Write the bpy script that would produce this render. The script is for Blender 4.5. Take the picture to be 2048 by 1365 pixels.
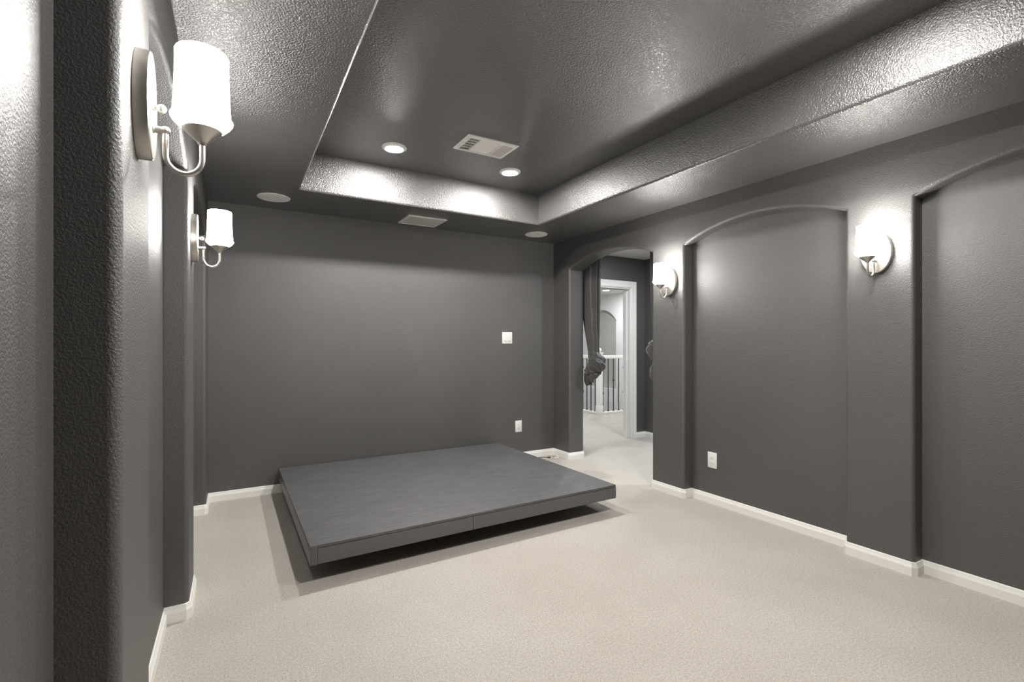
import bpy, bmesh, math, random
from mathutils import Vector, Matrix, noise
PI = math.pi
random.seed(7)
for o in list(bpy.data.objects):
    bpy.data.objects.remove(o, do_unlink=True)
sc = bpy.context.scene
C = sc.collection

# ------------------------------------------------------------------ camera, world, exposure
CAM_H = 1.285
cd = bpy.data.cameras.new('camera'); cam = bpy.data.objects.new('camera', cd); C.objects.link(cam)
cd.sensor_width = 36.0; cd.lens = 978.0 / 2048.0 * 36.0
cd.shift_y = 5.0 / 2048.0; cd.clip_start = 0.02; cd.clip_end = 60
cam.location = (0, 0, CAM_H); cam.rotation_euler = (PI / 2, 0, -math.radians(30.3))
sc.camera = cam
w = bpy.data.worlds.new('world'); sc.world = w; w.use_nodes = True
w.node_tree.nodes['Background'].inputs[0].default_value = (0.75, 0.85, 1.0, 1)
w.node_tree.nodes['Background'].inputs[1].default_value = 0.3
vs = sc.view_settings
vs.view_transform = 'Standard'; vs.look = 'None'; vs.gamma = 1.0; vs.exposure = 0.05
vs.use_curve_mapping = False
SCONCE_W = 62.0        # radiance of the glowing glass shades
INNER_W = 150.0         # radiance of the inside of the glass, next to the bulb
BULB_W = 230.0        # radiance of the bulb standing inside each open-topped shade
DOWN_W = 860.0         # radiance of the recessed lights in the tray
HALL_W = 620.0          # radiance of the hall lights
WARM = (1.0, 0.965, 0.925)
COOL = (0.90, 0.955, 1.0)

# ------------------------------------------------------------------ materials
def new_mat(name):
    m = bpy.data.materials.new(name); m.use_nodes = True
    nt = m.node_tree; b = nt.nodes['Principled BSDF']
    return m, nt, b
def simple(name, col, rough=0.5, metal=0.0, spec=0.5):
    m, nt, b = new_mat(name)
    b.inputs['Base Color'].default_value = (*col, 1); b.inputs['Roughness'].default_value = rough
    b.inputs['Metallic'].default_value = metal; b.inputs['Specular IOR Level'].default_value = spec
    return m
def glow(name, col, s):
    m = bpy.data.materials.new(name); m.use_nodes = True; nt = m.node_tree
    nt.nodes.clear(); e = nt.nodes.new('ShaderNodeEmission'); o = nt.nodes.new('ShaderNodeOutputMaterial')
    e.inputs[0].default_value = (*col, 1); e.inputs[1].default_value = s
    nt.links.new(e.outputs[0], o.inputs[0]); return m
def noise_node(nt, scale, detail=2.0, rough=0.5, vec=None):
    n = nt.nodes.new('ShaderNodeTexNoise'); n.inputs['Scale'].default_value = scale
    n.inputs['Detail'].default_value = detail; n.inputs['Roughness'].default_value = rough
    if vec is None:
        t = nt.nodes.new('ShaderNodeNewGeometry'); vec = t.outputs['Position']
    nt.links.new(vec, n.inputs['Vector']); return n
def ramp(nt, fac, stops):
    r = nt.nodes.new('ShaderNodeValToRGB')
    el = r.color_ramp.elements
    while len(el) < len(stops): el.new(0.5)
    for e, (p, c) in zip(el, stops): e.position = p; e.color = (*c, 1)
    nt.links.new(fac, r.inputs[0]); return r
def bump(nt, b, height, dist, strength=1.0):
    n = nt.nodes.new('ShaderNodeBump'); n.inputs['Distance'].default_value = dist
    n.inputs['Strength'].default_value = strength
    nt.links.new(height, n.inputs['Height']); nt.links.new(n.outputs[0], b.inputs['Normal']); return n

def textured_paint(name, col, rough, bdist, scale=75.0, spec=0.5, coat=0.0):
    m, nt, b = new_mat(name)
    b.inputs['Roughness'].default_value = rough; b.inputs['Specular IOR Level'].default_value = spec
    v = noise_node(nt, 1.3, 3)
    r = ramp(nt, v.outputs[0], [(0.3, tuple(c * 0.92 for c in col)), (0.7, tuple(c * 1.08 for c in col))])
    nt.links.new(r.outputs[0], b.inputs['Base Color'])
    n = noise_node(nt, scale, 2.2, 0.55)
    rr = ramp(nt, n.outputs[0], [(0.36, (0, 0, 0)), (0.64, (1, 1, 1))])
    bn = bump(nt, b, rr.outputs[0], bdist)
    if coat:                                  # gloss film of the satin enamel, following the same orange peel
        b.inputs['Coat Weight'].default_value = coat; b.inputs['Coat Roughness'].default_value = rough
        nt.links.new(bn.outputs[0], b.inputs['Coat Normal'])
    return m
M_WALL = textured_paint('charcoal_wall_paint', (0.066, 0.0635, 0.061), 0.54, 0.0007, 190, 1.0, 0.45)
M_CEIL = textured_paint('charcoal_ceiling_paint', (0.082, 0.080, 0.078), 0.33, 0.0014, 125, 1.0, 1.0)
M_HALLWALL = textured_paint('white_hall_paint', (0.80, 0.79, 0.77), 0.6, 0.0008, 80)
M_NICHE = textured_paint('greige_niche_paint', (0.50, 0.48, 0.455), 0.6, 0.0008, 80)
M_WHITECEIL = textured_paint('white_ceiling_paint', (0.74, 0.72, 0.70), 0.7, 0.0012, 70)
M_TRIM = simple('white_trim_paint', (0.83, 0.82, 0.78), 0.35)
M_PLASTIC = simple('white_plastic', (0.80, 0.79, 0.76), 0.4)
M_GRILLE = simple('white_grille_enamel', (0.78, 0.76, 0.72), 0.55)
M_DARK = simple('dark_void', (0.03, 0.03, 0.03), 0.8)
M_SLOT = simple('outlet_slot_grey', (0.25, 0.24, 0.23), 0.6)
M_MARK = simple('grey_print', (0.16, 0.16, 0.16), 0.6)
M_IRON = simple('dark_iron', (0.06, 0.058, 0.06), 0.5, 0.2)
M_CABLE = simple('black_rubber', (0.03, 0.03, 0.03), 0.5)
M_CLEAR = simple('clear_plastic', (0.72, 0.70, 0.66), 0.25)
M_SHADE = glow('lit_frosted_glass', WARM, SCONCE_W)
M_INNER = glow('lit_glass_inside', WARM, INNER_W)
M_BULB = glow('lit_bulb', WARM, BULB_W)
M_LENS = glow('lit_downlight_lens', WARM, DOWN_W)
M_HALLLENS = glow('lit_hall_lens', COOL, HALL_W)

def nickel():
    m, nt, b = new_mat('brushed_nickel')
    b.inputs['Base Color'].default_value = (0.62, 0.59, 0.55, 1); b.inputs['Metallic'].default_value = 1
    b.inputs['Roughness'].default_value = 0.34
    return m
M_NICKEL = nickel()

def carpet():
    m, nt, b = new_mat('beige_carpet')
    b.inputs['Roughness'].default_value = 0.95; b.inputs['Specular IOR Level'].default_value = 0.1
    b.inputs['Sheen Weight'].default_value = 0.15
    n1 = noise_node(nt, 230, 3, 0.7); n2 = noise_node(nt, 1.6, 4, 0.6); n3 = noise_node(nt, 95, 3, 0.6)
    r1 = ramp(nt, n1.outputs[0], [(0.32, (0.37, 0.33, 0.28)), (0.5, (0.55, 0.515, 0.467)), (0.68, (0.675, 0.64, 0.59))])
    r2 = ramp(nt, n2.outputs[0], [(0.3, (0.93, 0.92, 0.91)), (0.7, (1.04, 1.04, 1.04))])
    r3 = ramp(nt, n3.outputs[0], [(0.3, (0.80, 0.79, 0.78)), (0.5, (0.98, 0.98, 0.98)), (0.7, (1.10, 1.10, 1.10))])
    mx = nt.nodes.new('ShaderNodeMix'); mx.data_type = 'RGBA'; mx.blend_type = 'MULTIPLY'; mx.inputs[0].default_value = 1
    nt.links.new(r1.outputs[0], mx.inputs[6]); nt.links.new(r2.outputs[0], mx.inputs[7])
    mx2 = nt.nodes.new('ShaderNodeMix'); mx2.data_type = 'RGBA'; mx2.blend_type = 'MULTIPLY'; mx2.inputs[0].default_value = 1
    nt.links.new(mx.outputs[2], mx2.inputs[6]); nt.links.new(r3.outputs[0], mx2.inputs[7])
    nt.links.new(mx2.outputs[2], b.inputs['Base Color'])
    bump(nt, b, n1.outputs[0], 0.006, 0.8)
    return m
M_CARPET = carpet()

def stage_paint(name, col, grain):
    m, nt, b = new_mat(name)
    g = nt.nodes.new('ShaderNodeNewGeometry')
    mp = nt.nodes.new('ShaderNodeMapping'); mp.inputs['Scale'].default_value = (4.0, 60.0, 60.0)
    nt.links.new(g.outputs['Position'], mp.inputs['Vector'])
    n1 = noise_node(nt, 1.0, 5, 0.65, mp.outputs[0]); n2 = noise_node(nt, 2.2, 4, 0.6)
    mp2 = nt.nodes.new('ShaderNodeMapping'); mp2.inputs['Scale'].default_value = (9.0, 70.0, 70.0); mp2.inputs['Rotation'].default_value = (0, 0, 0.12)
    nt.links.new(g.outputs['Position'], mp2.inputs['Vector'])
    n3 = noise_node(nt, 1.0, 3, 0.6, mp2.outputs[0])
    r1 = ramp(nt, n1.outputs[0], [(0.3, tuple(c * (1 - grain) for c in col)), (0.7, tuple(c * (1 + grain) for c in col))])
    r3 = ramp(nt, n3.outputs[0], [(0.60, (0, 0, 0)), (0.74, (1, 1, 1))])
    mx = nt.nodes.new('ShaderNodeMix'); mx.data_type = 'RGBA'
    ml = nt.nodes.new('ShaderNodeMath'); ml.operation = 'MULTIPLY'; ml.inputs[1].default_value = 0.45
    nt.links.new(r3.outputs[0], ml.inputs[0]); nt.links.new(ml.outputs[0], mx.inputs[0])
    nt.links.new(r1.outputs[0], mx.inputs[6]); mx.inputs[7].default_value = (0.26, 0.26, 0.265, 1)
    nt.links.new(mx.outputs[2], b.inputs['Base Color'])
    rr = ramp(nt, n2.outputs[0], [(0.3, (0.42,) * 3), (0.7, (0.58,) * 3)])
    nt.links.new(rr.outputs[0], b.inputs['Roughness'])
    bump(nt, b, n1.outputs[0], 0.0012)
    return m
M_STAGE = stage_paint('grey_painted_plywood', (0.098, 0.098, 0.100), 0.24)
M_STAGESIDE = simple('grey_painted_board_bounce_lit', (0.118, 0.114, 0.111), 0.40)  # same paint as the deck, with warm carpet bounce put into the colour
M_STAGEEND = simple('grey_board_end_grain', (0.098, 0.098, 0.10), 0.5)

def cloth():
    m, nt, b = new_mat('charcoal_satin_cloth')
    b.inputs['Base Color'].default_value = (0.058, 0.056, 0.056, 1); b.inputs['Roughness'].default_value = 0.45
    b.inputs['Sheen Weight'].default_value = 0.3
    n = noise_node(nt, 260, 2); bump(nt, b, n.outputs[0], 0.0006)
    return m
M_CLOTH = cloth()

# ------------------------------------------------------------------ mesh helpers
class MB:
    def __init__(s): s.v = []; s.f = []
    def add(s, vs, fs):
        o = len(s.v); s.v += [tuple(p) for p in vs]; s.f += [tuple(i + o for i in f) for f in fs]; return s
    def quad(s, a, b, c, d): return s.add([a, b, c, d], [(0, 1, 2, 3)])
    def poly(s, pts): return s.add(pts, [tuple(range(len(pts)))])
    def box(s, x0, x1, y0, y1, z0, z1):
        return s.add([(x, y, z) for x in (x0, x1) for y in (y0, y1) for z in (z0, z1)],
                     [(0, 1, 3, 2), (4, 6, 7, 5), (0, 4, 5, 1), (2, 3, 7, 6), (0, 2, 6, 4), (1, 5, 7, 3)])
    def strip(s, rows, closed=False):          # rows of points, equal length
        n = len(rows[0]); vs = [p for r in rows for p in r]; fs = []
        for i in range(len(rows) - 1):
            for j in range(n if closed else n - 1):
                k = (j + 1) % n
                fs.append((i * n + j, i * n + k, (i + 1) * n + k, (i + 1) * n + j))
        return s.add(vs, fs)
    def lathe(s, prof, n=32, cx=0, cy=0, sx=1, sy=1, flip=False):   # prof of (r, z) round a vertical axis
        rows = []
        for r, z in prof:
            rows.append([(cx + r * sx * math.cos(2 * PI * j / n), cy + r * sy * math.sin(2 * PI * j / n), z) for j in range(n)])
        return s.strip(rows, True)
    def tube(s, path, r, n=10, cap=True):
        P = [Vector(p) for p in path]; rows = []
        up = Vector((0, 1, 0))
        for i, p in enumerate(P):
            t = (P[min(i + 1, len(P) - 1)] - P[max(i - 1, 0)]).normalized()
            a = up - t * up.dot(t)
            if a.length < 0.05: a = Vector((1, 0, 0)) - t * t.x
            a.normalize(); up = a; b = t.cross(a); rr = r[i] if isinstance(r, (list, tuple)) else r
            rows.append([p + (a * math.cos(2 * PI * j / n) + b * math.sin(2 * PI * j / n)) * rr for j in range(n)])
        s.strip(rows, True)
        if cap: s.poly(list(reversed(rows[0]))); s.poly(rows[-1])
        return s
    def build(s, name, mat, parent=None, smooth=None, bevel=0.0, segs=2, wn=False):
        me = bpy.data.meshes.new(name); bm = bmesh.new()
        vv = [bm.verts.new(p) for p in s.v]
        for f in s.f:
            try: bm.faces.new([vv[i] for i in f])
            except ValueError: pass
        bmesh.ops.remove_doubles(bm, verts=bm.verts, dist=1e-5)
        bmesh.ops.dissolve_degenerate(bm, edges=bm.edges, dist=1e-6)
        if bevel:
            es = [e for e in bm.edges if len(e.link_faces) == 2 and e.calc_face_angle(0) > 0.6]
            bmesh.ops.bevel(bm, geom=es, offset=bevel, segments=segs, affect='EDGES', profile=0.5, clamp_overlap=True)
        bmesh.ops.recalc_face_normals(bm, faces=bm.faces)
        bm.to_mesh(me); bm.free()
        if smooth is None and bevel: smooth = 40
        if smooth:
            me.polygons.foreach_set('use_smooth', [True] * len(me.polygons))
            me.set_sharp_from_angle(angle=math.radians(smooth))
        me.materials.append(mat)
        o = bpy.data.objects.new(name, me); C.objects.link(o)
        if wn:
            wm = o.modifiers.new('weighted', 'WEIGHTED_NORMAL'); wm.mode = 'FACE_AREA'; wm.weight = 100; wm.keep_sharp = True
        if parent is not None: o.parent = parent
        return o
def struct(o): o['kind'] = 'structure'; return o
def tag(o, label, cat, group=None):
    o['label'] = label; o['category'] = cat
    if group: o['group'] = group
    return o
def thing(name, label, cat, loc, rz=0.0, group=None):
    o = bpy.data.objects.new(name, None); C.objects.link(o); o.empty_display_size = 0.05
    o.location = loc; o.rotation_euler = (0, 0, rz)
    return tag(o, label, cat, group)
def copy_tree(o, parent=None):
    c = o.copy(); C.objects.link(c)
    if parent is not None: c.parent = parent
    for ch in list(o.children): copy_tree(ch, c)
    return c

# ------------------------------------------------------------------ room dimensions
H = 2.44; TRAY = 2.74
XR = 3.276; YB = 4.65; YF = -1.95
ND = 0.095; DOOR_T = 0.20; R_ = 0.022
SPR, APX = 2.098, 2.226
def right(s, z, d): return (XR + d, s, z)
def left(s, z, d): return (-0.185 + 0.0125 * s - d, s, z)
def xl(s, d=0): return -0.185 + 0.0125 * s - d
R_OPEN = [(-1.55, -0.40, ND), (-0.03, 1.208, ND), (1.557, 2.782, ND), (3.135, 4.346, DOOR_T)]
L_OPEN = [(-1.55, -0.42, ND), (-0.06, 1.163, ND), (1.525, 2.735, ND), (3.062, 4.337, ND)]

def arch_outline(a, b, n=28):
    c = b - a; rise = APX - SPR; R = (c * c / 4 + rise * rise) / (2 * rise); zc = APX - R; m = (a + b) / 2
    a0 = math.asin((c / 2) / R)
    pts = [(a, 0.0)]; nor = [(-1.0, 0.0)]
    for i in range(n + 1):
        t = -a0 + 2 * a0 * i / n
        p = (m + R * math.sin(t), zc + R * math.cos(t)); q = (math.sin(t), math.cos(t))
        if i in (0, n):
            k = (-1.0, 0.0) if i == 0 else (1.0, 0.0)
            dt = 1 + k[0] * q[0] + k[1] * q[1]
            q = ((k[0] + q[0]) / dt, (k[1] + q[1]) / dt)
        pts.append(p); nor.append(q)
    pts.append((b, 0.0)); nor.append((1.0, 0.0))
    return pts, nor
def arch_wall(mb, fm, s0, s1, opens):
    for depth, sel in ((0.0, opens), (DOOR_T, [o for o in opens if o[2] == DOOR_T])):
        if depth and not sel: continue
        prev = s0 if not depth else sel[0][0] - 1.2
        end = s1 if not depth else sel[-1][1] + 0.35
        pz = None
        def pier(s_a, z_a, s_b, z_b):
            pts = [fm(s_a, 0, depth), fm(s_b, 0, depth)]
            if z_b: pts.append(fm(s_b, z_b, depth))
            pts += [fm(s_b, H, depth), fm(s_a, H, depth)]
            if z_a: pts.append(fm(s_a, z_a, depth))
            mb.poly(pts)
        for (a, b, D) in sel:
            P, N = arch_outline(a, b)
            Q = [(p[0] + n[0] * R_, p[1] + n[1] * R_) for p, n in zip(P, N)]
            pier(prev, pz, a - R_, Q[1][1])
            for i in range(1, len(Q) - 2):
                mb.quad(fm(*Q[i], depth), fm(*Q[i + 1], depth), fm(Q[i + 1][0], H, depth), fm(Q[i][0], H, depth))
            prev = b + R_; pz = Q[-2][1]
        pier(prev, pz, end, None)
    for (a, b, D) in opens:
        P, N = arch_outline(a, b); rows = []
        for k in range(6):
            t = k / 5 * PI / 2; of = R_ - R_ * math.sin(t); dp = R_ - R_ * math.cos(t)
            rows.append([fm(p[0] + n[0] * of, p[1] + n[1] * of, dp) for p, n in zip(P, N)])
        if D == DOOR_T:
            for k in range(6):
                t = PI / 2 - k / 5 * PI / 2; of = R_ - R_ * math.sin(t); dp = D - R_ + R_ * math.cos(t)
                rows.append([fm(p[0] + n[0] * of, p[1] + n[1] * of, dp) for p, n in zip(P, N)])
        else:
            rows.append([fm(*p, D) for p in P])
            mb.poly([fm(*p, D) for p in P])
        mb.strip(rows)
    return mb

struct(arch_wall(MB(), right, YF, YB, R_OPEN).build('wall_right', M_WALL, smooth=35, wn=True))
struct(arch_wall(MB(), left, YF, YB, L_OPEN).build('wall_left', M_WALL, smooth=35, wn=True))
struct(MB().box(xl(YB) - 0.2, XR + 0.001, YB, YB + 0.12, 0, H).build('wall_back', M_WALL))
struct(MB().box(xl(YF) - 0.2, XR + 0.2, YF - 0.12, YF, 0, H).build('wall_front', M_WALL))

# ceiling: lowered border, rounded tray edge, raised tray
def ceiling():
    mb = MB()
    P = [(0.412, -1.0), (0.482, 3.985), (2.634, 3.995), (2.640, -1.0)]
    n = len(P); nor = []
    for i in range(n):
        a, b, c = Vector(P[i - 1]), Vector(P[i]), Vector(P[(i + 1) % n])
        t1 = (b - a).normalized(); t2 = (c - b).normalized()
        n1 = Vector((-t1.y, t1.x)); n2 = Vector((-t2.y, t2.x))
        nor.append((n1 + n2) / (1 + n1.dot(n2)))
    r = 0.022; rows = []
    O = [(-0.6, YF - 0.1), (-0.6, YB + 0.1), (XR + 0.19, YB + 0.1), (XR + 0.19, YF - 0.1)]
    rows.append([(x, y, H) for x, y in O])
    for k in range(6):
        t = k / 5 * PI / 2; of = r - r * math.sin(t); z = H + r - r * math.cos(t)
        rows.append([(p[0] + m.x * of, p[1] + m.y * of, z) for p, m in zip(P, nor)])
    rows.append([(x, y, TRAY) for x, y in P])
    mb.strip(rows, True); mb.poly([(x, y, TRAY) for x, y in P])
    return struct(mb.build('ceiling', M_CEIL, smooth=35, wn=True))
ceiling()

# floor: carpet in the room, the lobby and the hall, with the stairwell left open
SWX, SWY = 5.835, 6.85; HX = 7.8; HY = 10.6; HX0 = 3.2
def floor():
    mb = MB()
    mb.box(-0.7, 5.2, YF - 0.2, 5.02, -0.05, 0)
    mb.box(HX0 - 0.1, HX + 0.1, 5.02, SWY, -0.05, 0)
    mb.box(HX0 - 0.1, SWX, SWY, HY + 0.1, -0.05, 0)
    return struct(mb.build('floor', M_CARPET))
floor()

# ------------------------------------------------------------------ skirting
PROF = [(0.013, 0.0), (0.013, 0.047), (0.0112, 0.050), (0.0112, 0.053), (0.0085, 0.057), (0.0078, 0.064), (0.005, 0.072), (0.002, 0.0745), (0.0, 0.0745)]
def sweep(path, prof, side=1):
    P = [Vector(p) for p in path]; n = len(P); rows = []
    for i in range(n):
        t1 = (P[i] - P[i - 1]).normalized() if i else None
        t2 = (P[i + 1] - P[i]).normalized() if i < n - 1 else None
        t1 = t1 or t2; t2 = t2 or t1
        n1 = Vector((-t1.y, t1.x)) * side; n2 = Vector((-t2.y, t2.x)) * side
        m = (n1 + n2) / (1 + n1.dot(n2))
        rows.append([(P[i].x + m.x * o, P[i].y + m.y * o, z) for o, z in prof])
    mb = MB(); mb.strip(rows); mb.poly(rows[0]); mb.poly(list(reversed(rows[-1])))
    return mb
CH = 0.014
def jog_path(fm, s_hi, s_lo, opens):
    """wall line walked from s_hi down to s_lo, dropping into each niche, with clipped outer corners"""
    pts = [fm(s_hi, 0, 0)[:2]]
    for (a, b, D) in sorted(opens, reverse=True):
        if b > s_hi or a < s_lo: continue
        pts += [fm(b + CH, 0, 0)[:2], fm(b, 0, CH)[:2], fm(b, 0, D)[:2], fm(a, 0, D)[:2], fm(a, 0, CH)[:2], fm(a - CH, 0, 0)[:2]]
    pts.append(fm(s_lo, 0, 0)[:2]); return pts
struct(sweep(jog_path(left, YB, YF, L_OPEN), PROF, 1).build('baseboard_left', M_TRIM, smooth=30))
dp = R_OPEN[3]
rp = jog_path(right, dp[0] - CH, YF, R_OPEN[:3])
rp = [right(dp[0], 0, DOOR_T - CH)[:2], right(dp[0], 0, CH)[:2]] + rp
struct(sweep(rp, PROF, -1).build('baseboard_right', M_TRIM, smooth=30))
struct(sweep([(XR, YB), (XR, dp[1] + CH), (XR + CH, dp[1]), (XR + DOOR_T - CH, dp[1]), (XR + DOOR_T, dp[1] + CH), (XR + DOOR_T, 4.9)], PROF, -1).build('baseboard_corner', M_TRIM, smooth=30))
struct(sweep([(xl(YB), YB), (XR, YB)], PROF, -1).build('baseboard_back', M_TRIM, smooth=30))

# ------------------------------------------------------------------ lobby behind the arch and the hall beyond
LX = 4.985; LY = 4.9; LY0 = 1.98; WT = 0.13
DX0, DX1, DZ = 3.885, 4.725, 2.035
def lobby():
    mb = MB()       # wall with the door opening
    x0 = XR + DOOR_T
    mb.box(x0 - 0.1, DX0, LY, LY + WT, 0, H); mb.box(DX1, LX + 0.13, LY, LY + WT, 0, H); mb.box(DX0, DX1, LY, LY + WT, DZ, H)
    struct(mb.build('wall_lobby_door', M_WALL))
    struct(MB().box(LX, LX + 0.13, LY0, LY, 0, H).build('wall_lobby_right', M_WALL))
    struct(MB().box(x0, LX + 0.13, LY0 - 0.12, LY0, 0, H).build('wall_lobby_front', M_WALL))
    struct(MB().box(x0 - 0.005, LX + 0.13, LY0 - 0.12, LY + WT, H, H + 0.05).build('ceiling_lobby', M_WHITECEIL))
    struct(sweep([(x0, LY), (DX0 - 0.088, LY)], PROF, -1).build('baseboard_lobby_left', M_TRIM, smooth=30))
    struct(sweep([(DX1 + 0.088, LY), (LX, LY), (LX, LY0)], PROF, -1).build('baseboard_lobby_right', M_TRIM, smooth=30))
    # white cased opening
    cas = [(0.0, 0.0), (0.0, 0.012), (0.010, 0.017), (0.028, 0.017), (0.034, 0.013), (0.050, 0.013), (0.058, 0.018), (0.086, 0.022), (0.090, 0.018), (0.090, 0.0)]
    for nm, yy, sg in (('lobby', LY, -1), ('hall', LY + WT, 1)):
        rows = []
        for (o, t) in cas:
            y = yy + sg * t
            rows.append([(DX0 + 0.004 - o, y, 0), (DX0 + 0.004 - o, y, DZ - 0.004 + o), (DX1 - 0.004 + o, y, DZ - 0.004 + o), (DX1 - 0.004 + o, y, 0)])
        mb = MB(); mb.strip(rows)
        struct(mb.build('trim_%d' % (1 if nm == 'lobby' else 2), M_TRIM, smooth=25))
    d = MB(); t = 0.018
    d.box(DX0, DX0 + t, LY - 0.002, LY + WT + 0.002, 0, DZ); d.box(DX1 - t, DX1, LY - 0.002, LY + WT + 0.002, 0, DZ)
    d.box(DX0 + t, DX1 - t, LY - 0.002, LY + WT + 0.002, DZ - t, DZ)
    d.box(DX0 + t, DX0 + t + 0.012, LY + 0.05, LY + 0.085, 0, DZ - t); d.box(DX1 - t - 0.012, DX1 - t, LY + 0.05, LY + 0.085, 0, DZ - t)
    d.box(DX0 + t, DX1 - t, LY + 0.05, LY + 0.085, DZ - t - 0.012, DZ - t)
    struct(d.build('door_1', M_TRIM, bevel=0.0015, segs=1))
lobby()
def hall():
    LO = -2.7
    mb = MB(); y0 = LY + WT
    mb.box(HX0 - 0.1, XR + DOOR_T - 0.1, y0 - 0.1, y0, 0, H); mb.box(LX + 0.13, HX + 0.1, y0 - 0.1, y0, 0, H)
    struct(mb.build('wall_hall_front', M_HALLWALL))
    struct(MB().box(HX0 - 0.1, HX0, y0, HY, 0, H).build('wall_hall_left', M_HALLWALL))
    struct(MB().box(HX0 - 0.1, HX + 0.1, HY, HY + 0.1, LO, H).build('wall_hall_back', M_HALLWALL))
    struct(MB().box(HX0 - 0.1, HX + 0.3, y0, HY + 0.1, H, H + 0.05).build('ceiling_hall', M_WHITECEIL))
    # far wall with a sunken arched panel
    a, b, zs, za, zb = 8.57, 9.58, 1.83, 2.09, 0.222
    n = 24; c = b - a; rise = za - zs; R = (c * c / 4 + rise * rise) / (2 * rise); zc = za - R; m = (a + b) / 2; a0 = math.asin(c / 2 / R)
    arc = [(m + R * math.sin(-a0 + 2 * a0 * i / n), zc + R * math.cos(-a0 + 2 * a0 * i / n)) for i in range(n + 1)]
    P = [(a, zb)] + arc + [(b, zb)]
    mb = MB()
    f = lambda s, z, d=0: (HX + d, s, z)
    mb.quad(f(y0, LO), f(a, LO), f(a, H), f(y0, H)); mb.quad(f(b, LO), f(HY, LO), f(HY, H), f(b, H)); mb.quad(f(a, LO), f(b, LO), f(b, zb), f(a, zb))
    for i in range(len(arc) - 1):
        p, q = arc[i], arc[i + 1]; mb.quad(f(*p), f(*q), f(q[0], H), f(p[0], H))
    mb.strip([[f(*p) for p in P + P[:1]], [f(*p, 0.11) for p in P + P[:1]]])
    struct(mb.build('wall_hall_right', M_HALLWALL))
    struct(MB().poly([f(*p, 0.11) for p in P]).build('wall_hall_niche', M_NICHE))
    # stairwell: inner faces below the floor edge and the lower floor
    mb = MB(); mb.quad((SWX, SWY, LO), (HX, SWY, LO), (HX, SWY, 0), (SWX, SWY, 0)); mb.quad((SWX, SWY, LO), (SWX, HY, LO), (SWX, HY, 0), (SWX, SWY, 0))
    struct(mb.build('wall_stairwell', M_HALLWALL))
    struct(MB().box(SWX, HX, SWY, HY, LO - 0.05, LO).build('floor_lower', M_CARPET))
hall()

# ------------------------------------------------------------------ sconces
def make_sconce():
    r = thing('wall_sconce', 'x', 'wall lamp', (0, 0, 0), 0, 'brushed nickel wall sconces with white glass shades')
    # local frame: wall plane x = 0, light sticks out along +x
    mb = MB(); prof = [(0.0, 1.0, 1.0), (0.020, 1.0, 1.0), (0.0255, 0.985, 0.99), (0.0275, 0.95, 0.965)]
    A, B = 0.079, 0.119; n = 56
    rows = [[(x, A * ka * math.cos(2 * PI * j / n), B * kb * math.sin(2 * PI * j / n)) for j in range(n)] for x, ka, kb in prof]
    mb.strip(rows, True); mb.poly(rows[-1]); mb.poly(list(reversed(rows[0])))
    mb.build('backplate', M_NICKEL, r, smooth=25)
    def boss(z, x1, stem, ball):
        pr = [(0.0265, stem * 1.25), (0.029, stem * 1.25), (0.0305, stem), (x1 - ball * 0.8, stem)]
        for i in range(1, 10):
            t = 0.7 + (PI - 0.7) * i / 9; pr.append((x1 - ball * math.cos(t), max(0.0002, ball * math.sin(t))))
        k = MB(); k.strip([[(x, q * math.cos(2 * PI * j / 18), z + q * math.sin(2 * PI * j / 18)) for j in range(18)] for x, q in pr], True)
        return k
    boss(0.0, 0.043, 0.0055, 0.0098).build('finial', M_NICKEL, r, smooth=50)
    AX = 0.120
    arm = MB(); path = [(0.050, 0, -0.048), (0.050, 0, -0.075), (0.050, 0, -0.100)]
    mx, rad = (0.050 + AX) / 2, (AX - 0.050) / 2
    for i in range(1, 20):
        t = PI + PI * i / 20; path.append((mx + rad * math.cos(t), 0, -0.100 + rad * 1.12 * math.sin(t)))
    path += [(AX, 0, -0.100), (AX, 0, -0.064)]
    arm.tube(path, 0.0062, 14)
    a = arm.build('arm', M_NICKEL, r, smooth=60)
    boss(-0.048, 0.050, 0.0078, 0.0100).build('arm_socket', M_NICKEL, a, smooth=50)
    cup = MB(); cup.lathe([(0.0002, -0.0665), (0.0085, -0.0665), (0.0095, -0.063), (0.0115, -0.060), (0.020, -0.052), (0.031, -0.042), (0.0385, -0.035), (0.0405, -0.0325), (0.0395, -0.0305), (0.0002, -0.0305)], 36, AX, 0)
    cup.build('cup', M_NICKEL, r, smooth=35)
    out = [(0.030, -0.030), (0.040, -0.0302), (0.048, -0.026), (0.0575, -0.0165), (0.0625, -0.009), (0.0630, -0.0055), (0.0608, -0.002), (0.0588, 0.002),
           (0.0578, 0.012), (0.0565, 0.035), (0.0552, 0.065), (0.0542, 0.100), (0.0540, 0.130), (0.0538, 0.143), (0.0525, 0.1455), (0.0505, 0.1450)]
    inn = [(0.0505, 0.1450), (0.0500, 0.130), (0.0505, 0.080), (0.052, 0.030), (0.053, 0.004), (0.044, -0.020), (0.030, -0.0245)]
    sh = MB()
    sh.lathe(out, 40, AX, 0); s = sh.build('shade', M_SHADE, r, smooth=60); s['label'] = 'glowing white glass shade'
    MB().lathe(inn, 40, AX, 0).build('shade_lining', M_INNER, s, smooth=60)
    bl = MB(); bl.lathe([(0.010, -0.0245), (0.011, 0.0), (0.014, 0.012), (0.020, 0.055), (0.0235, 0.078), (0.0215, 0.096), (0.012, 0.108), (0.0003, 0.111)], 20, AX, 0); bl.build('bulb', M_BULB, r, smooth=60)
    return r
SZ = 1.812
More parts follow.
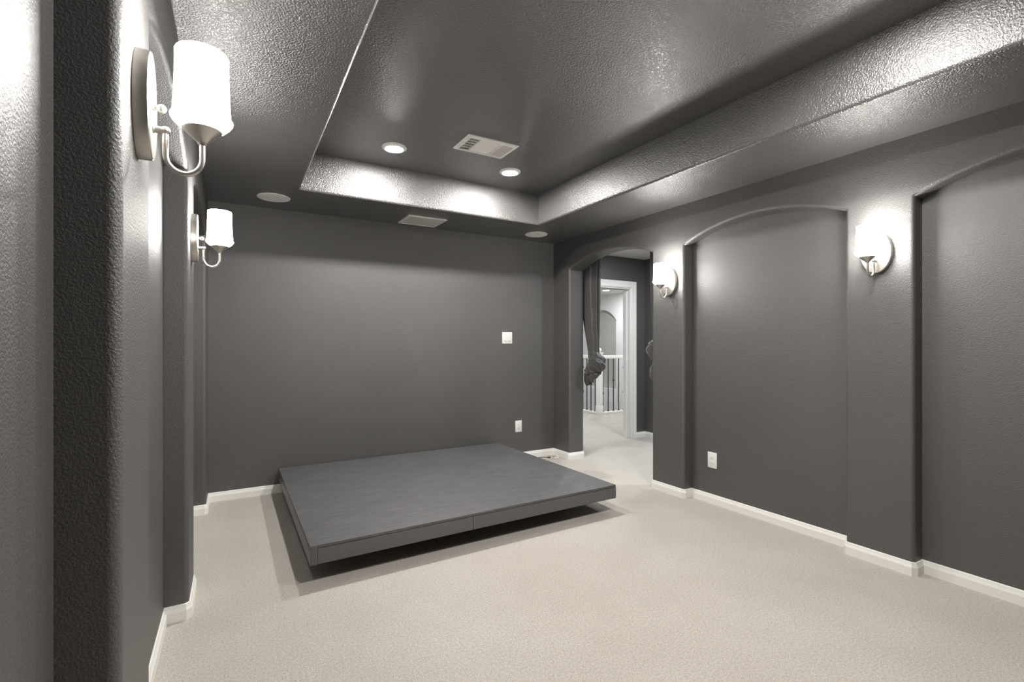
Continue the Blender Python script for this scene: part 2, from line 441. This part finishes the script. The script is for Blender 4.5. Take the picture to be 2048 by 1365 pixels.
SC = [('wall sconce on the left wall nearest the camera, large with glowing white shade', 'L', 1.344),
      ('smaller wall sconce further along the left wall beside the back wall', 'L', 2.905),
      ('wall sconce on the narrow pier between the arched doorway and first niche', 'R', 2.925),
      ('wall sconce on the right wall pier between the two arched niches', 'R', 1.384)]
proto = make_sconce()
for i, (lab, sd, y) in enumerate(SC):
    o = proto if i == 0 else copy_tree(proto)
    o['label'] = lab
    o.location = (xl(y), y, SZ) if sd == 'L' else (XR, y, SZ)
    o.rotation_euler = (0, 0, 0 if sd == 'L' else PI)

# ------------------------------------------------------------------ recessed lights
def make_downlight(lens_mat, big=1.0):
    r = thing('recessed_light', 'x', 'ceiling light', (0, 0, 0), 0, 'round recessed ceiling lights')
    t = MB(); t.lathe([(0.089 * big, 0.0), (0.090 * big, -0.004), (0.088 * big, -0.010), (0.076 * big, -0.0165), (0.066 * big, -0.018), (0.063 * big, -0.013)], 40)
    t.build('trim_ring', M_PLASTIC, r, smooth=40)
    l = MB(); l.lathe([(0.0635 * big, -0.0135), (0.057 * big, -0.0175), (0.045 * big, -0.0192), (0.025 * big, -0.0202), (0.0005, -0.0205)], 32)
    l.build('lens', lens_mat, r, smooth=60)
    return r
dl = make_downlight(M_LENS)
DL = [('left of the two lit recessed lights in the raised ceiling tray', 1.074, 3.565), ('right recessed light in the ceiling tray beside the vent', 2.069, 3.575),
      ('added recessed tray light, out of view on the left above the camera side', 1.074, 1.02), ('added recessed tray light, out of view on the right above the camera side', 2.069, 1.02)]  # this near pair is added out of view to light the room's front
for i, (lab, x, y) in enumerate(DL):
    o = dl if i == 0 else copy_tree(dl)
    o['label'] = lab; o.location = (x, y, TRAY)
hl = make_downlight(M_HALLLENS)
HL = [('bright round ceiling light in the white hall beyond the doorway', 7.045, 8.053), ('added hall ceiling light, out of view over the landing nearest the door', 4.6, 6.1),
      ('added hall ceiling light, out of view over the landing by the far wall', 6.8, 5.9), ('added hall ceiling light, out of view past the railing', 4.6, 8.6), ('added recessed light, out of view in the small lobby behind the arched doorway', 4.25, 2.7), ('added recessed lobby light, out of view nearest the cased opening', 4.25, 3.9)]  # all after the first are added, unseen, to brighten hall and lobby
for i, (lab, x, y) in enumerate(HL):
    o = hl if i == 0 else copy_tree(hl)
    o['label'] = lab; o['group'] = 'hall ceiling lights'; o.location = (x, y, H)

# ------------------------------------------------------------------ ceiling speakers, vents
def speaker():
    r = thing('ceiling_speaker', 'x', 'speaker', (0, 0, 0), 0, 'round white ceiling speakers')
    MB().lathe([(0.119, 0.0), (0.120, -0.003), (0.118, -0.0055), (0.113, -0.006), (0.112, -0.0045)], 48).build('rim', M_GRILLE, r, smooth=40)
    MB().lathe([(0.1125, -0.0045), (0.09, -0.006), (0.05, -0.007), (0.0005, -0.0075)], 48).build('grille', M_GRILLE, r, smooth=60)
    return r
sp = speaker(); sp.location = (0.324, 4.283, H); sp['label'] = 'round white flush ceiling speaker near the left wall'
s2 = copy_tree(sp); s2.location = (2.828, 4.333, H); s2['label'] = 'round white flush ceiling speaker near the right back corner'

def vent_frame(mb, x0, x1, y0, y1, b, t):
    # picture-frame flange sloping down to its inner lip, hanging below z = 0
    O = [(x0, y0), (x1, y0), (x1, y1), (x0, y1)]
    def ins(k): return [(x0 + k, y0 + k), (x1 - k, y0 + k), (x1 - k, y1 - k), (x0 + k, y1 - k)]
    rows = [[(x, y, 0) for x, y in O], [(x, y, -t * 0.5) for x, y in O], [(x, y, -t) for x, y in ins(b * 0.35)], [(x, y, -t) for x, y in ins(b)], [(x, y, 0) for x, y in ins(b)]]
    mb.strip(rows, True)
def return_vent():
    X0, X1, Y0, Y1 = 1.412, 1.782, 4.245, 4.572; cx, cy = (X0 + X1) / 2, (Y0 + Y1) / 2; hx, hy = (X1 - X0) / 2, (Y1 - Y0) / 2
    r = thing('ceiling_vent', 'white louvred return air vent in the lowered ceiling border by back wall', 'vent', (cx, cy, H))
    f = MB(); vent_frame(f, -hx, hx, -hy, hy, 0.022, 0.009); f.build('frame', M_GRILLE, r, smooth=30)
    MB().box(-hx + 0.01, hx - 0.01, -hy + 0.01, hy - 0.01, -0.0012, 0.0).build('backing', M_SLOT, r)
    n = 18; w_ = (2 * hx - 0.044) / n; me = None
    for i in range(n):
        x = -hx + 0.022 + (i + 0.5) * w_
        if me is None:
            y0, y1 = -hy + 0.022, hy - 0.022
            pf = [(-w_ * 0.30, -0.0050), (w_ * 0.30, -0.0085), (w_ * 0.34, -0.0075), (-w_ * 0.26, -0.0040)]
            o = MB().add([(a_, y, z) for y in (y0, y1) for a_, z in pf],
                         [(0, 1, 5, 4), (1, 2, 6, 5), (2, 3, 7, 6), (3, 0, 4, 7), (0, 3, 2, 1), (4, 5, 6, 7)]).build('slat', M_GRILLE, r); me = o.data
        else:
            o = bpy.data.objects.new('slat', me); C.objects.link(o); o.parent = r
        o.location = (x, 0, 0)
return_vent()
def supply_vent():
    X0, X1, Y0, Y1 = 1.452, 1.858, 3.078, 3.348; cx, cy = (X0 + X1) / 2, (Y0 + Y1) / 2; hx, hy = (X1 - X0) / 2, (Y1 - Y0) / 2
    r = thing('ceiling_register', 'white three-way air register in the ceiling tray between recessed lights', 'vent', (cx, cy, TRAY))
    f = MB(); b = 0.030; vent_frame(f, -hx, hx, -hy, hy, b, 0.014)
    xa, xb = -hx + b + 0.085, hx - b - 0.095
    f.box(xa - 0.005, xa + 0.005, -hy + b, hy - b, -0.0135, 0); f.box(xb - 0.005, xb + 0.005, -hy + b, hy - b, -0.0135, 0)
    f.build('frame', M_GRILLE, r, smooth=30)
    MB().box(-hx + 0.012, hx - 0.012, -hy + 0.012, hy - 0.012, -0.0012, 0.0).build('backing', M_MARK, r)
    def slat(n, lo, hi, c0, c1, axis, tilt, wd=0.44):
        w_ = (hi - lo) / n; me = None
        for i in range(n):
            p = lo + (i + 0.5) * w_; k = tilt
            prof = [(-w_ * wd, -0.0075 - 0.0045 * k), (w_ * wd, -0.0075 + 0.0045 * k), (w_ * wd, -0.0065 + 0.0045 * k), (-w_ * wd, -0.0065 - 0.0045 * k)]
            if me is None:
                pts = [((a, c, z) if axis == 'x' else (c, a, z)) for c in (c0, c1) for a, z in prof]
                o = MB().add(pts, [(0, 1, 5, 4), (1, 2, 6, 5), (2, 3, 7, 6), (3, 0, 4, 7), (0, 3, 2, 1), (4, 5, 6, 7)]).build('slat', M_GRILLE, r); me = o.data
            else:
                o = bpy.data.objects.new('slat', me); C.objects.link(o); o.parent = r
            o.location = (p, 0, 0) if axis == 'x' else (0, p, 0)
    slat(5, -hx + b, xa - 0.005, -hy + b, hy - b, 'x', 1.5)
    slat(13, -hy + b, hy - b, xa + 0.005, xb - 0.005, 'y', -0.6, 0.34)
    slat(8, xb + 0.005, hx - b, -hy + b, hy - b, 'x', -0.8, 0.36)
    for i in range(1, 5):
        y = -hy + b + (2 * hy - 2 * b) * i / 5
        MB().box(-hx + b, xa - 0.005, y - 0.003, y + 0.003, -0.0125, -0.001).build('cross_bar', M_GRILLE, r)
supply_vent()

# ------------------------------------------------------------------ stage platform
def platform():
    Z = 0.215; T = 0.0165; FH = 0.101; zb = Z - FH
    c = {'FL': (0.380, 2.753), 'FR': (2.549, 2.800), 'BR': (2.523, 4.632), 'BL': (0.387, 4.628)}
    r = thing('stage_platform', 'low square dark grey painted wooden platform on the carpet against back wall', 'platform', (1.45, 3.70, 0))
    ox, oy = 1.45, 3.70
    L = {k: Vector((v[0] - ox, v[1] - oy)) for k, v in c.items()}
    def slab(pts, z0, z1, name, mat, bev=0.0015):
        mb = MB(); lo = [(p[0], p[1], z0) for p in pts]; hi = [(p[0], p[1], z1) for p in pts]
        mb.poly(list(reversed(lo))); mb.poly(hi); mb.strip([lo, hi], True)
        return mb.build(name, mat, r, bevel=bev)
    def lerp(a, b, t): return a + (b - a) * t
    FL, FR, BR, BL = L['FL'], L['FR'], L['BR'], L['BL']
    slab([FL + Vector((0.001, 0.003)), FR + Vector((-0.001, 0.003)), BR, BL], Z - T, Z, 'top_panel', M_STAGE, 0.002)
    th = 0.036; e1 = (FR - FL).normalized(); e2 = Vector((-e1.y, e1.x))
    # side boards run front to back, fascia boards fit between them
    sl = [FL, FL + e1 * th, BL + e1 * th, BL]; sr = [FR - e1 * th, FR, BR, BR - e1 * th]
    slab(sl, zb, Z - T - 0.0012, 'side_board', M_STAGESIDE); slab(sr, zb, Z - T - 0.0012, 'side_board', M_STAGESIDE)
    slab([FL - e2 * 0.0012, FL + e1 * (th + 0.0012) - e2 * 0.0012, FL + e1 * (th + 0.0012) + e2 * 0.002, FL + e2 * 0.002], zb - 0.0005, Z - 0.0005, 'board_end', M_STAGEEND, 0.0006)
    s = 0.44; a = FL + e1 * (th + 0.0025); b_ = FR - e1 * (th + 0.0005); mid = lerp(a, b_, s)
    for p, q, nm in ((a, mid - e1 * 0.0012, 'front_board'), (mid + e1 * 0.0012, b_, 'front_board')):
        slab([p + e2 * 0.001, q + e2 * 0.001, q + e2 * th, p + e2 * th], zb, Z - T - 0.0015, nm, M_STAGESIDE)
    slab([BL + e1 * th - e2 * th, BR - e1 * th - e2 * th, BR - e1 * th, BL + e1 * th], zb, Z - T - 0.0015, 'back_board', M_STAGESIDE)
    for i in range(1, 5):
        p = lerp(a, b_, i / 5) + e2 * (th + 0.001); q = lerp(BL + e1 * th, BR - e1 * th, i / 5) - e2 * (th + 0.001)
        slab([p - e1 * 0.018, p + e1 * 0.018, q + e1 * 0.018, q - e1 * 0.018], zb + 0.004, Z - T - 0.0015, 'joist', M_STAGESIDE)
    # recessed plinth that carries the deck
    i0 = 0.42
    p1, p2, p3, p4 = FL + Vector((i0, i0)), FR + Vector((-i0, i0)), BR + Vector((-i0, -0.2)), BL + Vector((i0, -0.2))
    slab([p1, p2, p3, p4], 0.0, zb + 0.004, 'plinth', M_STAGESIDE)
platform()

# ------------------------------------------------------------------ wall plates
def duplex(label, loc, rz, decora):
    r = thing('wall_outlet', label, 'outlet', loc, rz, 'white wall outlets')     # faces local -y
    W, Ht = 0.042, 0.0635
    MB().box(-W, W, -0.0065, 0.0, -Ht, Ht).build('cover_plate', M_PLASTIC, r, bevel=0.003)
    if decora:
        MB().box(-0.0165, 0.0165, -0.0085, -0.006, -0.0335, 0.0335).build('insert', M_PLASTIC, r, bevel=0.001)
        yy = -0.0092
    else:
        for z in (-0.0195, 0.0195):
            MB().box(-0.0165, 0.0165, -0.0085, -0.006, z - 0.014, z + 0.014).build('receptacle', M_PLASTIC, r, bevel=0.004)
        yy = -0.0092
    for z in (-0.0195, 0.0195):
        s = MB()
        s.box(-0.0075, -0.0052, yy, -0.008, z - 0.001, z + 0.0075); s.box(0.0052, 0.0075, yy, -0.008, z, z + 0.0070)
        s.box(-0.0025, 0.0025, yy, -0.008, z - 0.0090, z - 0.0045)
        s.build('slots', M_SLOT, r)
    for z in ((0.0,) if not decora else (-0.048, 0.048)):
        MB().strip([[(0.003 * math.cos(t * PI / 5), y, z + 0.003 * math.sin(t * PI / 5)) for t in range(10)] for y in (-0.006, -0.0098 if not decora else -0.0075)], True).poly(
            [(0.003 * math.cos(t * PI / 5), -0.0098 if not decora else -0.0075, z + 0.003 * math.sin(t * PI / 5)) for t in range(10)]).build('screw', M_PLASTIC, r)
    return r
duplex('white wall outlet low on the back wall to the right of the platform', (2.799, YB, 0.366), 0, True)
duplex('white duplex wall outlet low inside the arched niche on the right wall', (XR + ND, 2.577, 0.348), -PI / 2, False)
def blank_plate():
    r = thing('blank_wall_plate', 'square white wall plate at chest height on the back wall', 'wall plate', (2.654, YB, 1.346))
    MB().box(-0.063, 0.063, -0.0065, 0.0, -0.0625, 0.0625).build('cover_plate', M_PLASTIC, r, bevel=0.003)
    for x0, x1 in ((-0.034, -0.004), (0.012, 0.043)):
        for k in range(3):
            w_ = (x1 - x0) / 3
            MB().box(x0 + k * w_, x0 + (k + 0.82) * w_, -0.0070, -0.006, -0.0385, -0.0335).build('printed_mark', M_MARK, r)
blank_plate()

# ------------------------------------------------------------------ cable on the carpet beside the platform
def cable():
    r = thing('power_cable', 'thin dark cable with a clear plug lying on carpet by back corner', 'cable', (2.9, 4.45, 0))
    pts = [(2.50, 4.30), (2.66, 4.42), (2.80, 4.545), (2.92, 4.595), (3.00, 4.60), (3.07, 4.565), (3.11, 4.53)]
    path = []
    for i in range(len(pts) - 1):
        p0, p1, p2, p3 = pts[max(i - 1, 0)], pts[i], pts[i + 1], pts[min(i + 2, len(pts) - 1)]
        for k in range(6):
            t = k / 6
            f = lambda a, b, c, d: 0.5 * ((2 * b) + (-a + c) * t + (2 * a - 5 * b + 4 * c - d) * t * t + (-a + 3 * b - 3 * c + d) * t ** 3)
            path.append((f(p0[0], p1[0], p2[0], p3[0]) - 2.9, f(p0[1], p1[1], p2[1], p3[1]) - 4.45, 0.006))
    path.append((pts[-1][0] - 2.9, pts[-1][1] - 4.45, 0.006))
    MB().tube(path, 0.0032, 8).build('cord', M_CABLE, r, smooth=60)
    MB().tube([(0.205, 0.084, 0.008), (0.218, 0.072, 0.008), (0.235, 0.058, 0.009)], [0.005, 0.009, 0.007], 10).build('connector', M_CABLE, r, smooth=60)
    MB().box(-0.028, 0.028, -0.018, 0.018, 0, 0.022).build('adapter', M_CLEAR, r, bevel=0.003).location = (0.275, 0.01, 0.0005)
    for x, y in ((0.252, 0.024), (0.266, 0.010)):
        MB().lathe([(0.006, 0.0), (0.006, 0.004), (0.0003, 0.004)], 10).build('prong', M_CABLE, r).location = (x, y, 0.0225)
cable()

# ------------------------------------------------------------------ curtains knotted up behind the arch
def drape(mb, ctrl, folds, amp, n=72, m=64, ph=0.0, seed=0):
    """closed tube of gathered cloth; ctrl rows (z, cx, cy, half_x, half_y)"""
    def at(t):
        f = t * (len(ctrl) - 1); i = min(int(f), len(ctrl) - 2); u = f - i; u = u * u * (3 - 2 * u)
        return [a + (b - a) * u for a, b in zip(ctrl[i], ctrl[i + 1])]
    rows = []
    for k in range(m + 1):
        z, cx, cy, hx, hy = at(k / m); row = []
        for j in range(n):
            th = 2 * PI * j / n
            w1 = math.sin(folds * th + ph + 0.8 * math.sin(k * 0.05 + seed)) ; w2 = math.sin((folds * 2 + 1) * th + 1.7 + 0.02 * k)
            g = 1 + amp * (0.75 * abs(w1) * 2 - 0.75 + 0.3 * w2)
            row.append((cx + hx * g * math.cos(th), cy + hy * g * math.sin(th), z))
        rows.append(row)
    mb.strip(rows, True); mb.poly(rows[-1]); mb.poly(list(reversed(rows[0])))
    return mb
def knot_blob(mb, c, rx, ry, rz, seed, tw=3.0, amp=0.20, squash=None):
    n, m = 56, 40; rows = []
    for i in range(m + 1):
        ph = PI * i / m; row = []
        for j in range(n):
            th = 2 * PI * j / n
            d = Vector((math.sin(ph) * math.cos(th), math.sin(ph) * math.sin(th), math.cos(ph)))
            q = d * 1.5 + Vector((seed * 3.1, seed * 1.7, seed))
            ridge = 1 - abs(noise.noise(Vector((q.x * 0.9 + q.z * 1.4, q.y * 0.9, q.z * 1.1)) * 1.4)) * 2
            wrap = abs(math.sin(tw * (d.z * 1.5 + 0.7 * math.sin(th + seed)) + 0.7 * seed)) ** 0.6
            s = 1 + amp * (0.55 * wrap - 0.4 + 0.45 * (ridge - 0.6))
            p = Vector((d.x * rx * s, d.y * ry * s, d.z * rz * s))
            row.append((c[0] + p.x, c[1] + p.y, c[2] + p.z))
        rows.append(row)
    mb.strip(rows, True)
    return mb
def flap(mb, pts, w0, w1, nrm, th=0.012):
    """hanging tail of cloth: curved, tapering, with a central fold"""
    P = [Vector(p) for p in pts]; nn = Vector(nrm).normalized(); rows = []
    for i, p in enumerate(P):
        t = i / (len(P) - 1); tn = (P[min(i + 1, len(P) - 1)] - P[max(i - 1, 0)]).normalized(); sd = tn.cross(nn).normalized()
        wd = w0 + (w1 - w0) * t; row = []
        for k in range(13):
            u = k / 12 * 2 - 1; row.append(p + sd * u * wd + nn * (0.018 * math.cos(u * 4.2 + t * 1.5) + th * 0.5))
        for k in range(13):
            u = 1 - k / 12 * 2; row.append(p + sd * u * wd + nn * (0.018 * math.cos(u * 4.2 + t * 1.5) - th * 0.5))
        rows.append(row)
    mb.strip(rows, True); mb.poly(rows[0]); mb.poly(rows[-1])
    return mb
def curtain_left():
    x = 3.545
    r = thing('curtain', 'dark curtain knotted up at waist height on the left side of arched doorway', 'curtain', (x, 4.25, 0.8), 0, 'knotted curtains in the arched doorway')
    def loc(c): return [(z - 0.8, cx - x, cy - 4.25, hx, hy) for z, cx, cy, hx, hy in c]
    mb = MB()
    drape(mb, loc([(2.44, x, 4.350, 0.034, 0.160), (2.1, x, 4.338, 0.036, 0.160), (1.75, x, 4.318, 0.040, 0.142), (1.40, x, 4.275, 0.044, 0.098), (1.20, x, 4.256, 0.046, 0.068), (1.12, x, 4.250, 0.050, 0.070)]), 4, 0.20, seed=1)
    mb.build('drape', M_CLOTH, r, smooth=70)
    k = MB(); knot_blob(k, (0.0, -0.045, 0.270), 0.075, 0.125, 0.115, 2.3, 2.6, 0.30)
    knot_blob(k, (0.01, 0.035, 0.175), 0.070, 0.115, 0.085, 5.1, 2.4, 0.34)
    k.build('knot', M_CLOTH, r, smooth=70)
    f = MB(); flap(f, [(-0.01, 0.05, 0.20), (-0.03, 0.075, 0.13), (-0.02, 0.090, 0.06), (0, 0.085, 0.012)], 0.055, 0.030, (-1, -0.35, 0.1))
    flap(f, [(-0.02, -0.01, 0.17), (-0.045, 0.01, 0.11), (-0.03, 0.02, 0.055)], 0.045, 0.030, (-1, -0.1, 0.2))
    f.build('tail', M_CLOTH, r, smooth=60)
def curtain_right():
    x = 3.555
    r = thing('curtain', 'dark curtain knotted up, mostly hidden behind right side of arched doorway', 'curtain', (x, 3.2, 0.8), 0, 'knotted curtains in the arched doorway')
    def loc(c): return [(z - 0.8, cx - x, cy - 3.2, hx, hy) for z, cx, cy, hx, hy in c]
    mb = MB()
    drape(mb, loc([(2.44, x, 3.235, 0.034, 0.160), (2.0, x, 3.235, 0.036, 0.160), (1.60, x, 3.250, 0.040, 0.125), (1.38, x, 3.270, 0.044, 0.085), (1.30, x, 3.275, 0.048, 0.080)]), 4, 0.20, seed=4, ph=0.6)
    mb.build('drape', M_CLOTH, r, smooth=70)
    k = MB(); knot_blob(k, (0.0, 0.12, 0.425), 0.075, 0.13, 0.105, 3.7, 2.6, 0.30); knot_blob(k, (0.01, 0.115, 0.205), 0.065, 0.105, 0.135, 7.9, 1.6, 0.26)
    k.build('knot', M_CLOTH, r, smooth=70)
curtain_left(); curtain_right()

# ------------------------------------------------------------------ stair railing in the hall
def railing():
    r = thing('stair_railing', 'white handrail with thin dark iron balusters in the hall beyond doorway', 'railing', (SWX, SWY, 0))
    RX, RY = HX - SWX, 3.2; top = 1.068
    def rail(nm, x0, x1, y0, y1, z0, z1, bev): MB().box(x0, x1, y0, y1, z0, z1).build(nm, M_TRIM, r, bevel=bev)
    rail('handrail', 0.045, RX - 0.001, -0.03, 0.03, top - 0.062, top, 0.012); rail('handrail', -0.03, 0.03, 0.045, RY, top - 0.062, top, 0.012)
    rail('shoe_rail', 0.045, RX - 0.001, -0.035, 0.035, 0.0, 0.045, 0.006); rail('shoe_rail', -0.035, 0.035, 0.045, RY, 0.0, 0.045, 0.006)
    n = MB(); n.box(-0.045, 0.045, -0.045, 0.045, 0, 1.10); n.box(-0.055, 0.055, -0.055, 0.055, 1.10, 1.122); n.box(-0.05, 0.05, -0.05, 0.05, 0.0, 0.16)
    np_ = n.build('newel_post', M_TRIM, r, bevel=0.004)
    MB().lathe([(0.0005, 1.205)] + [(0.04 * math.sin(t * PI / 10), 1.165 + 0.04 * math.cos(t * PI / 10)) for t in range(1, 9)] + [(0.022, 1.122)], 20).build('ball_cap', M_TRIM, np_, smooth=60)
    def baluster(kn):
        mb = MB(); q = 0.0075; z0, z1 = 0.04, top - 0.055
        mb.box(-q, q, -q, q, z0, z1)
        for z in kn: mb.lathe([(0.006, z - 0.034), (0.012, z - 0.022), (0.024, z), (0.012, z + 0.022), (0.006, z + 0.034)], 8)
        mb.lathe([(0.021, z0), (0.021, z0 + 0.014), (0.012, z0 + 0.028), (0.007, z0 + 0.030)], 8)
        return mb
    meshes = [baluster((0.38, 0.84)), baluster(()), baluster((0.61,)), baluster(())]
    protos = [None] * 4
    def put(i, x, y):
        k = i % 4
        if protos[k] is None: o = protos[k] = meshes[k].build('baluster', M_IRON, r)
        else: o = protos[k].copy(); C.objects.link(o); o.parent = r
        o.location = (x, y, 0)
    i = 0
    for k in range(14):
        x = 0.085 + k * 0.126
        if x < RX - 0.05: put(k, x, 0)
    for k in range(26):
        y = 0.115 + k * 0.120
        if y < RY: put(k + 1, 0, y)
railing()
